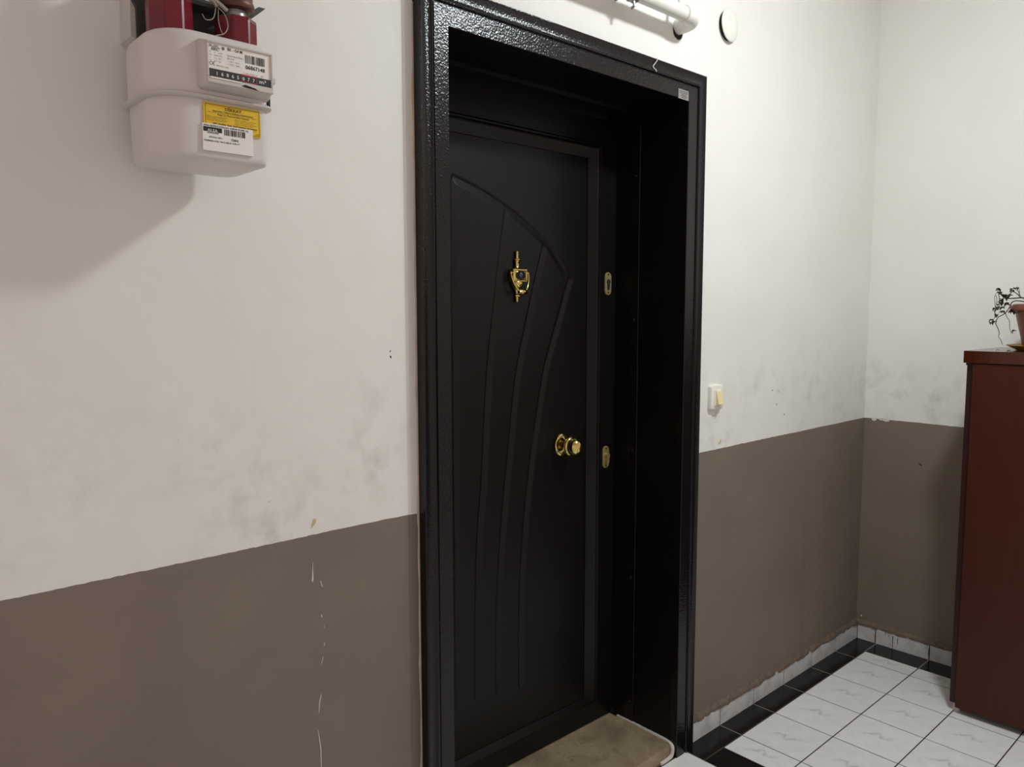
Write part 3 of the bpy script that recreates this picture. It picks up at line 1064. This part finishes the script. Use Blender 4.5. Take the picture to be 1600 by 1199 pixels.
rr = random.Random(11)
leaf_pts = [(-.243, -.556, 1.519), (-.25, -.559, 1.512), (-.24, -.575, 1.501), (-.245, -.591, 1.505), (-.24, -.588, 1.499), (-.242, -.568, 1.504), (-.24, -.580, 1.496), (-.248, -.560, 1.477), (-.25, -.565, 1.480), (-.25, -.568, 1.484), (-.252, -.557, 1.460), (-.25, -.572, 1.460), (-.254, -.555, 1.450), (-.252, -.570, 1.446), (-.27, -.546, 1.414), (-.26, -.544, 1.403), (-.268, -.556, 1.407), (-.265, -.604, 1.444), (-.266, -.609, 1.4445), (-.26, -.616, 1.440), (-.25, -.601, 1.522), (-.24, -.611, 1.527), (-.275, -.591, 1.473), (-.27, -.618, 1.377), (-.275, -.563, 1.432)]
leaf_pts += [(c[0] + rr.uniform(-.008, .008), c[1] + rr.uniform(-.005, .005), c[2] + rr.uniform(-.006, .006)) for c in leaf_pts if c[2] > 1.44]
for c in leaf_pts:
    bm = bmesh.new()
    curl_leaf(bm, c, rr.uniform(.013, .022), rr)
    mesh_obj('dead_leaf', bm, M_dryleaf, pot, True)
for i, ((x, yv), lab_) in enumerate((((-.360, -.596), 'dry leaf crumb on the cabinet top, nearest the left edge'), ((-.345, -.625), 'dry leaf crumb on the cabinet top, in front of the saucer rim'), ((-.372, -.634), 'dry leaf crumb at the front edge of the cabinet top'))):
    bm = bmesh.new()
    c = Vector((x, yv, 1.3145))
    rows_ = []
    L = .011
    for k in range(6):
        t = k / 5
        w = max(.0004, .004 * math.sin(PI * t))
        p = c + Vector((.3 * L * (t - .5), -L * (t - .5), .0035 * math.sin(PI * t) * (1 if i == 0 else .5)))
        rows_.append([p + Vector((-w, -w * .3, .001)), p + Vector((0, 0, -.0006)), p + Vector((w, w * .3, .001)), p + Vector((0, 0, .0006))])
    loft(bm, rows_)
    tag(mesh_obj('dry_leaf', bm, M_dryleaf, None, True, origin=(x, yv, 1.313)), lab_, 'leaf', 'fallen leaf crumbs on the cabinet')

# ------------------------------------------------------------------ light switch
sw = thing('light_switch', (-1.172, 0, 1.167), 'small white wall switch with a cream rocker right of the door', 'switch')
bm = bmesh.new()
sec = []
for (ins, d) in ((0.0, 0.0), (0.0, 0.010), (0.001, 0.0125), (0.0035, 0.0145)):
    sec.append([(p[0], -d, p[1]) for p in rrect(-1.2065 + ins, -1.1355 - ins, 1.1265 + ins, 1.2085 - ins, .009 - ins * .5)])
loft(bm, sec)
mesh_obj('switch_plate', bm, M_cover, sw, True)
bm = bmesh.new()
box(bm, -1.1905, -1.1525, -0.0175, -0.0135, 1.1400, 1.1930, bevel=.001, seg=1)
mesh_obj('rocker_frame', bm, M_cover, sw)
bm = bmesh.new()
prism(bm, [(-.014, 1.1415), (-.031, 1.1445), (-.029, 1.150), (-.0205, 1.188), (-.0165, 1.1910), (-.014, 1.1910)], 0, -1.1845, -1.1565)
bmesh.ops.bevel(bm, geom=list(bm.edges), offset=.001, segments=1, affect='EDGES')
tag(mesh_obj('rocker', bm, M_cream, sw), 'cream yellow rocker')

# ------------------------------------------------------------------ round cover plate
cp = Vector((-1.1425, -0.004, 2.362))
bm = bmesh.new()
lathe(bm, [(.0005, 0), (.049, 0), (.0505, .0015), (.0505, .0035), (.048, .0055), (.030, .0068), (.0005, .0072)], (0, 0, 0), (0, -1, 0), 56)
bmesh.ops.rotate(bm, verts=bm.verts, cent=(0, 0, 0), matrix=Matrix.Rotation(math.radians(4), 3, 'Z') @ Matrix.Rotation(math.radians(-2.5), 3, 'X'))
bmesh.ops.translate(bm, verts=bm.verts, vec=cp + Vector((0, -.0035, 0)))
o = mesh_obj('junction_cover', bm, M_cover, None, True, origin=cp)
tag(o, 'round off-white junction box cover on the wall above the door', 'cover')
bm = bmesh.new()
lathe(bm, [(.0005, -.004), (.0455, -.004), (.0455, .0012), (.0005, .0012)], cp, (0, -1, 0), 40)
mesh_obj('box_rim', bm, M_hole, o, True)

# ------------------------------------------------------------------ gas pipe stub above the door
pipe = thing('gas_pipe', (-1.6, -0.062, 2.302), 'white painted gas pipe bending into the wall above the door', 'pipe')
PYc, PZc = -0.064, 2.303
bm = bmesh.new()
tube(bm, [(-2.02, PYc, PZc), (-1.8, PYc, PZc), (-1.6, PYc, PZc + .001), (-1.452, PYc, PZc)], .0205, 24)
mesh_obj('pipe_run', bm, M_pipe, pipe, True)
bm = bmesh.new()
pth = [(-1.468, PYc, PZc), (-1.4655, PYc, PZc), (-1.440, PYc, PZc)]
for k in range(1, 9):
    a = PI / 2 * k / 8
    pth.append((-1.440 + .034 * math.sin(a), PYc + .034 * (1 - math.cos(a)), PZc - .004 * math.sin(a)))
pth += [(-1.406, -0.012, PZc - .005), (-1.406, 0.004, PZc - .006)]
tube(bm, pth, [.0206, .0245] + [.0245] * 10 + [.0225], 24)
mesh_obj('elbow', bm, M_pipe, pipe, True)
bm = bmesh.new()
lathe(bm, [(.0005, 0), (.0235, 0), (.025, .001), (.020, .0022), (.0005, .0022)], (-1.404, 0.0005, PZc - .016), (0, -1, 0), 14)
for v in bm.verts:
    v.co.x += rnd.uniform(-.003, .003)
    v.co.z += rnd.uniform(-.003, .003)
tag(mesh_obj('wall_hole', bm, M_hole, pipe), 'dark broken hole around the pipe in the plaster')
bm = bmesh.new()
tube(bm, smooth_path([(-1.455, -.047, PZc + .015), (-1.455, -.040, PZc + .05), (-1.457, -.030, PZc + .12), (-1.457, -.012, PZc + .20)], 4), .0055, 10)
mesh_obj('hanger_rod', bm, M_pipe, pipe, True)
bm = bmesh.new()
for xx in (-1.700, -1.684):
    ring = [(xx, PYc + .0235 * math.cos(a), PZc + .0235 * math.sin(a)) for a in np.linspace(0, 2 * PI, 25)]
    tube(bm, ring, .0032, 8, caps=False)
tube(bm, [(-1.692, PYc, PZc - .024), (-1.692, PYc - .002, PZc - .036), (-1.692, PYc + .008, PZc - .040)], .004, 8)
tube(bm, [(-1.692, PYc + .022, PZc), (-1.692, 0.0, PZc)], .005, 8)
tag(mesh_obj('pipe_clamp', bm, M_steel, pipe, True), 'grey metal pipe clamp')

# string hooked over the casing
bm = bmesh.new()
sp = smooth_path([(-1.548, -.0345, 2.1695), (-1.549, -.0352, 2.163), (-1.5505, -.030, 2.156), (-1.556, -.027, 2.148), (-1.556, -.030, 2.141), (-1.5545, -.0355, 2.1355), (-1.552, -.0355, 2.1315)], 5)
tube(bm, sp, .0015, 6)
tag(mesh_obj('string', bm, M_string, None, True, origin=(-1.552, -.031, 2.15)), 'short curly white string stuck on the top of the door casing', 'string')

# ------------------------------------------------------------------ gas meter
gm = thing('gas_meter', (-2.885, 0, 1.685), 'grey gas meter with red union seals hanging on the wall', 'gas meter')
GX0, GX1, GY0, GY1 = -2.974, -2.7935, -0.190, -0.026
RF = [.03, .03, .062, .014]      # corner radii: (x1,y1) (x0,y1) (x0,y0) (x1,y0)


def mring(z, ins=0.0, dx=0.0):
    return [(p[0], p[1], z) for p in rrect(GX0 + ins, GX1 - ins * .6, GY0 + ins, GY1 - ins, [max(.006, r - ins * .5) for r in RF], 8)]


bm = bmesh.new()
loft(bm, [mring(1.787), mring(1.86), mring(1.876, .001), mring(1.884, .004), mring(1.889, .011), mring(1.8915, .022)])
mesh_obj('upper_housing', bm, M_meter, gm, True)
bm = bmesh.new()
loft(bm, [mring(1.690, .050), mring(1.6905, .030), mring(1.6915, .016), mring(1.6935, .007), mring(1.6975, .0035), mring(1.704, .0030), mring(1.787, .0015)])
mesh_obj('lower_housing', bm, M_meter, gm, True)
bm = bmesh.new()
loft(bm, [mring(1.7835, -.001), mring(1.7843, -.0075), mring(1.7862, -.0095), mring(1.7885, -.0095), mring(1.7902, -.0075), mring(1.7910, .002)], caps=True)
mesh_obj('flange_seam', bm, M_meter_plastic, gm, True)
# index box
IX_0, IX_1, IZ_0, IZ_1 = -2.9075, -2.7985, 1.8030, 1.8690
bm = bmesh.new()
secs = []
for (ins, yy) in ((-.006, -.183), (-.004, -.196), (-.001, -.2085), (.0015, -.2135), (.0035, -.215)):
    secs.append([(p[0], yy, p[1]) for p in rrect(IX_0 + ins, IX_1 - ins, IZ_0 + ins, IZ_1 - ins * 1.2, .007, 5)])
loft(bm, secs)
ib = mesh_obj('index_box', bm, M_meter_plastic, gm, True)
bm = bmesh.new()
for (a, b_, c, d) in ((IX_0 + .001, IX_1 - .001, 1.8640, 1.8680), (IX_0 + .001, IX_1 - .001, 1.8040, 1.8135), (IX_0 + .001, -2.9035, 1.8135, 1.8640), (-2.8030, IX_1 - .001, 1.8135, 1.8640)):
    box(bm, a, b_, -.2185, -.2140, c, d, bevel=.0012, seg=1)
mesh_obj('index_bezel', bm, M_meter_plastic, ib)
mesh_obj('side_lug', B(-2.799, -2.790, -.207, -.186, 1.8245, 1.8335, bevel=.001), M_meter_plastic, gm)
mesh_obj('seal_gap', B(-2.7950, -2.7905, -.186, -.150, 1.792, 1.806), M_black, gm)
# printed plate
WX0, WX1, WZ0, WZ1 = -2.9035, -2.8030, 1.8135, 1.8640
W = WX1 - WX0
pl = tag(mesh_obj('index_plate', B(WX0, WX1, -.2156, -.2146, WZ0, WZ1), M_paper, gm), 'white printed index plate')
yt = -.2160
bm = bmesh.new()
U = lambda f: WX0 + W * f
Zp = lambda f: WZ0 + (WZ1 - WZ0) * f
text_into(bm, 'BK - G4 M', U(.30), yt, Zp(.875), .0062, W * .235, bold=.00008)
text_into(bm, '06867148', U(.585), yt, Zp(.445), .0080, W * .32, bold=.00016)
mesh_obj('serial_number', bm, M_ink, pl)
bm = bmesh.new()
text_into(bm, 'C\u20ac', U(.01), yt, Zp(.345), .0078, W * .085)
mesh_obj('black_lettering', bm, M_ink, pl)
bm = bmesh.new()
bx = U(.585)
rb = random.Random(5)
while bx < U(.90):
    w = rb.choice((.0005, .0008, .0012, .0016))
    quad_y(bm, bx, bx + w, yt, Zp(.62), Zp(.87))
    bx += w + rb.choice((.0006, .0009, .0014))
mesh_obj('barcode', bm, M_ink, pl)
bm = bmesh.new()
text_into(bm, '(,ELSEL,', U(-.01), yt, Zp(.895), .0050, W * .19, bold=.00008)
text_into(bm, 'EEC', U(.04), yt, Zp(.80), .0055, W * .14, bold=.0002, shear=.35)
lathe(bm, [(.0024, 0), (.0001, .0002)], (U(.235), yt, Zp(.905)), (0, -1, 0), 14)
for i, row in enumerate((('V', '6', 'm\u00b3/h'), ('Q', '0,04', 'm\u00b3/h'), ('p', '1,2', 'dm\u00b3'), ('Vc', '0,5', 'bar'))):
    zz = Zp(.715 - i * .083)
    for s_, fx in zip(row, (.02, .09, .155)):
        text_into(bm, s_, U(fx), yt, zz, .0034)
for i, (s_, w) in enumerate((('DE-07-MI002-PTB001', .25), ('EN 1359', .105), ('\u2190 -25\u00b0C  +55\u00b0C', .19), ('\u2192 -25\u00b0C  2009', .19))):
    text_into(bm, s_, U(.295), yt, Zp(.70 - i * .085), .0034, W * w)
text_into(bm, 'M08 0102 / 0085', U(.12), yt, Zp(.34), .0030, W * .19)
text_into(bm, '1 imp = 0,01 m\u00b3', U(.55), yt, Zp(.285), .0026, W * .23)
text_into(bm, '\u25b3', U(.83), yt, Zp(.28), .0045)
mesh_obj('grey_print', bm, M_ink_soft, pl)
# counter strip
ct = tag(mesh_obj('counter_window', B(WX0, WX1, -.2163, -.2150, WZ0, Zp(.245)), M_counter, gm), 'dark counter strip of the meter index')
bm = bmesh.new()
for i, ch in enumerate('16865'):
    text_into(bm, ch, U(.105 + i * .083), -.2167, Zp(.07), .0074, bold=.0001)
for i, ch in enumerate('077'):
    text_into(bm, ch, U(.525 + i * .083), -.2167, Zp(.07), .0074, bold=.0001)
text_into(bm, 'm\u00b3', U(.80), -.2167, Zp(.075), .0085, W * .11, bold=.0001)
mesh_obj('digits', bm, M_ink_white, ct)
bm = bmesh.new()
x0, x1 = U(.505), U(.765)
for (a, b_, c, d) in ((x0, x1, Zp(.215), Zp(.255)), (x0, x0 + .0006, Zp(.02), Zp(.245)), (x1 - .0008, x1, Zp(.02), Zp(.245)), (x0, x1, Zp(.01), Zp(.03))):
    quad_y(bm, a, b_, -.2167, c, d)
mesh_obj('red_frame', bm, M_ink_red, ct)
bm = B(WX0 + .001, U(.50), -.2200, -.2184, 1.8105, 1.8130, bevel=.0005, seg=1)
mesh_obj('glass_edge', bm, M_paper, gm)
bm = bmesh.new()
prism(bm, [(U(.50), 1.8075), (U(.56), 1.8100), (U(.72), 1.8075), (U(.78), 1.8045), (U(.55), 1.8060)], 1, -.2188, -.2183)
tag(mesh_obj('broken_edge', bm, M_hole, gm), 'dark broken spot on the lower bezel')

# yellow warning label
Yx0, Yx1, Yz0, Yz1 = -2.9045, -2.8110, 1.7372, 1.7795 + .0008
yl = tag(mesh_obj('warning_label', B(Yx0, Yx1, -.1906, -.1878, Yz0, Yz1), M_yellow, gm), 'yellow warning label headed DİKKAT')
yy = -.1909
bm = bmesh.new()
t_ = .0006
for (a, b_, c, d) in ((Yx0 + .003, Yx1 - .002, Yz1 - .0026, Yz1 - .0020), (Yx0 + .003, Yx1 - .002, Yz0 + .0014, Yz0 + .002), (Yx0 + .003, Yx0 + .0036, Yz0 + .0014, Yz1 - .002), (Yx1 - .0026, Yx1 - .002, Yz0 + .0014, Yz1 - .002)):
    quad_y(bm, a, b_, yy, c, d)
xc = (Yx0 + Yx1) / 2
text_into(bm, 'D\u0130KKAT', xc + .001, yy, 1.7713, .0062, .0275, 'CENTER', bold=.00022)
YW = Yx1 - Yx0
text_into(bm, 'Sayac\u0131n\u0131z\u0131 Yetkisiz Ki\u015filere A\u00e7t\u0131rmay\u0131n\u0131z', xc + .001, yy, 1.7676, .0031, YW * .72, 'CENTER', bold=.00009)
text_into(bm, 'Gaz kokusu duydu\u011funuzda elektrik d\u00fc\u011fmelerine dokunmay\u0131n\u0131z', xc, yy, 1.7653, .0022, YW * .86, 'CENTER')
text_into(bm, 'Kap\u0131 ve Pencereleri A\u00e7\u0131n\u0131z', xc + .001, yy, 1.7625, .0030, YW * .55, 'CENTER', bold=.00009)
for i, s_ in enumerate(('Ate\u015f ve k\u0131v\u0131lc\u0131m \u00e7\u0131karmay\u0131n', 'Zil ve telefon kullanmay\u0131n', 'Gaz vanas\u0131n\u0131 kapat\u0131n', 'Ortam\u0131 havaland\u0131r\u0131n')):
    text_into(bm, s_, Yx0 + .005, yy, 1.7594 - i * .0022, .0021, YW * (.36 - .03 * (i % 2)))
    text_into(bm, s_, Yx0 + .050, yy, 1.7590 - i * .0024, .0021, YW * (.38 - .05 * (i % 2)))
text_into(bm, '187 Do\u011fal Gaz Acil hatt\u0131n\u0131 Aray\u0131n\u0131z', xc + .0035, yy, 1.7480, .0036, YW * .78, 'CENTER', bold=.00012)
text_into(bm, 'Gaz ka\u00e7a\u011f\u0131nda bina d\u0131\u015f\u0131ndan aray\u0131n\u0131z', xc + .004, yy, 1.7452, .0021, YW * .74, 'CENTER')
text_into(bm, '187', Yx1 - .010, yy, 1.7402, .0028, .006)
mesh_obj('brown_print', bm, M_ink_brown, yl)
# white company label
Xx0, Xx1, Xz0, Xz1 = -2.9070, -2.8250, 1.7057, 1.7475
xl_ = tag(mesh_obj('company_label', B(Xx0, Xx1, -.1914, -.1878, Xz0, Xz1), M_paper, gm), 'white barcode label of the gas company')
yy = -.1917
XW, XH = Xx1 - Xx0, Xz1 - Xz0
bm = bmesh.new()
text_into(bm, 'BURSA \u015eEH\u0130R\u0130\u00c7\u0130 DO\u011eALGAZ  DA\u011eITIM T\u0130CARET A.\u015e.', Xx0 + XW * .025, yy, Xz1 - .0042, .0032, XW * .88, bold=.0001)
quad_y(bm, Xx0 + XW * .012, Xx0 + XW * .375, yy, Xz1 - .0125, Xz1 - .0052)
text_into(bm, 'DO\u011eALGAZ', Xx0 + XW * .09, yy, Xz1 - .0148, .0022, XW * .22, bold=.00012)
mesh_obj('black_header', bm, M_ink, xl_)
bm = bmesh.new()
rb = random.Random(9)
bx = Xx0 + XW * .42
while bx < Xx0 + XW * .835:
    w = rb.choice((.0004, .0007, .0011, .0015))
    quad_y(bm, bx, bx + w, yy, Xz1 - .0150, Xz1 - .0055)
    bx += w + rb.choice((.0004, .0006, .0010))
mesh_obj('barcode', bm, M_ink, xl_)
bm = bmesh.new()
text_into(bm, 'SAYA\u00c7 NO :', Xx0 + XW * .12, yy, Xz1 - .0215, .0028, XW * .27, bold=.0001)
text_into(bm, '75805', Xx0 + XW * .545, yy, Xz1 - .0228, .0048, XW * .155, bold=.0001)
mesh_obj('serial_number', bm, M_ink, xl_)
bm = bmesh.new()
text_into(bm, 'NUMARA: 0,25 / 9A D 006 B 12 M 4 T', Xx0 + XW * .02, yy, Xz1 - .0275, .0032, XW * .70, bold=.0001)
mesh_obj('black_lettering', bm, M_ink, xl_)
bm = bmesh.new()
text_into(bm, 'ALSA', Xx0 + XW * .09, yy - .0003, Xz1 - .0122, .0058, XW * .20, bold=.0001)
mesh_obj('white_lettering', bm, M_ink_white, xl_)


# unions: faceted red seal caps, steel neck, brown nut
def red_cap(cx, cy, r, z0, z1, nf=8):
    bm = bmesh.new()
    rings = []
    for (k, z) in ((.97, z0), (1.0, z0 + .004), (1.0, z1 - .006), (.95, z1)):
        rings.append([(cx + r * k * math.cos(2 * PI * (i + .35) / nf), cy + r * k * math.sin(2 * PI * (i + .35) / nf), z) for i in range(nf)])
    loft(bm, rings)
    bmesh.ops.bevel(bm, geom=[e for e in bm.edges if abs(e.verts[0].co.z - e.verts[1].co.z) > .01], offset=.002, segments=1, affect='EDGES')
    return bm


CYu = -0.118
tag(mesh_obj('union_seal', red_cap(-2.9255, CYu, .036, 1.889, 1.951), M_red, gm), 'translucent red plastic seal around the union')
tag(mesh_obj('union_seal', red_cap(-2.8165, CYu, .0345, 1.889, 1.942), M_red, gm), 'translucent red plastic seal around the union')
for cx, z0 in ((-2.9255, 1.951), (-2.8165, 1.942)):
    bm = bmesh.new()
    lathe(bm, [(.0175, 0), (.0175, .012), (.0185, .012), (.0185, .0155), (.0175, .016)], (cx, CYu, z0 - .001), n=24)
    mesh_obj('union_neck', bm, M_steel, gm, True)
    bm = bmesh.new()
    lathe(bm, [(.022, 0), (.0295, .002), (.0315, .006), (.0315, .012), (.029, .016), (.029, .030), (.026, .034), (.018, .035)], (cx, CYu, z0 + .014), n=18)
    mesh_obj('union_nut', bm, M_brass_brown, gm, True)
    bm = bmesh.new()
    lathe(bm, [(.020, 0), (.0215, .004), (.0215, .006), (.017, .012), (.0165, .35)], (cx, CYu, z0 + .047), n=20)
    tag(mesh_obj('riser_pipe', bm, M_pipe, gm, True), 'white painted pipe above the union')
# bracket plate and clamp ear behind, grey wall plate
bm = bmesh.new()
box(bm, -2.958, -2.790, -.062, -.056, 1.885, 1.985)
box(bm, -2.935, -2.805, -.10, -.058, 1.960, 1.966)
prism(bm, [(-2.800, 1.957), (-2.775, 1.975), (-2.763, 1.975), (-2.783, 1.957)], 1, -.120, -.090)
tag(mesh_obj('bracket', bm, M_bracket, gm), 'dark steel mounting bracket behind the unions')
bm = bmesh.new()
prism(bm, [(-2.966, 1.900), (-2.950, 1.890), (-2.945, 1.99), (-2.964, 1.99)], 1, -.055, -.0005)
tag(mesh_obj('wall_plate', bm, M_meter_plastic, gm), 'grey plate on the wall behind the left union')
bm = bmesh.new()
prism(bm, [(-2.956, 1.900), (-2.944, 1.892), (-2.940, 1.985), (-2.968, 1.985), (-2.966, 1.960), (-2.958, 1.945)], 1, -.064, -.056)
mesh_obj('bracket_ear', bm, M_bracket, gm)
# seal wires
for pts, r in (([(-2.862, -.15, 1.945), (-2.868, -.152, 1.925), (-2.880, -.152, 1.920), (-2.885, -.150, 1.928)], .0009),
               ([(-2.862, -.15, 1.947), (-2.850, -.154, 1.935), (-2.846, -.156, 1.917), (-2.853, -.158, 1.903), (-2.868, -.160, 1.896)], .0009),
               ([(-2.870, -.15, 1.958), (-2.858, -.153, 1.950), (-2.850, -.155, 1.944), (-2.846, -.155, 1.941)], .0036),
               ([(-2.880, -.15, 1.955), (-2.868, -.152, 1.952), (-2.862, -.153, 1.944)], .0028),
               ([(-2.858, -.15, 1.946), (-2.861, -.155, 1.925), (-2.858, -.156, 1.908), (-2.852, -.152, 1.903)], .0007),
               ([(-2.885, -.15, 1.962), (-2.872, -.15, 1.966), (-2.860, -.152, 1.956)], .004)):
    bm = bmesh.new()
    tube(bm, smooth_path(pts, 5), r, 6)
    mesh_obj('seal_wire', bm, M_wire, gm, True)

# ------------------------------------------------------------------ lamps
def glow(name, col, strength):
    t = NT(name)
    t.set((0.8, 0.8, 0.8, 1), 0.4)
    t.b.inputs['Emission Color'].default_value = col
    t.b.inputs['Emission Strength'].default_value = strength
    return t.m


LX, LY = -1.40, -1.10
cl = thing('ceiling_lamp', (LX, LY, ROOM_Z1), 'round ceiling lamp over the landing, lit', 'lamp')
bm = bmesh.new()
lathe(bm, [(.001, 0), (.125, 0), (.125, .02), (.118, .024), (.001, .024)], (LX, LY, ROOM_Z1), (0, 0, -1), 40)
mesh_obj('lamp_base', bm, M_cover, cl, True)
bm = bmesh.new()
lathe(bm, [(.115, .024), (.112, .045), (.095, .068), (.065, .083), (.03, .090), (.001, .091)], (LX, LY, ROOM_Z1), (0, 0, -1), 40)
mesh_obj('lamp_dome', bm, glow('lit_opal_dome', (0.92, 1.0, 1.035, 1), LAMP_STRENGTH * 4), cl, True)
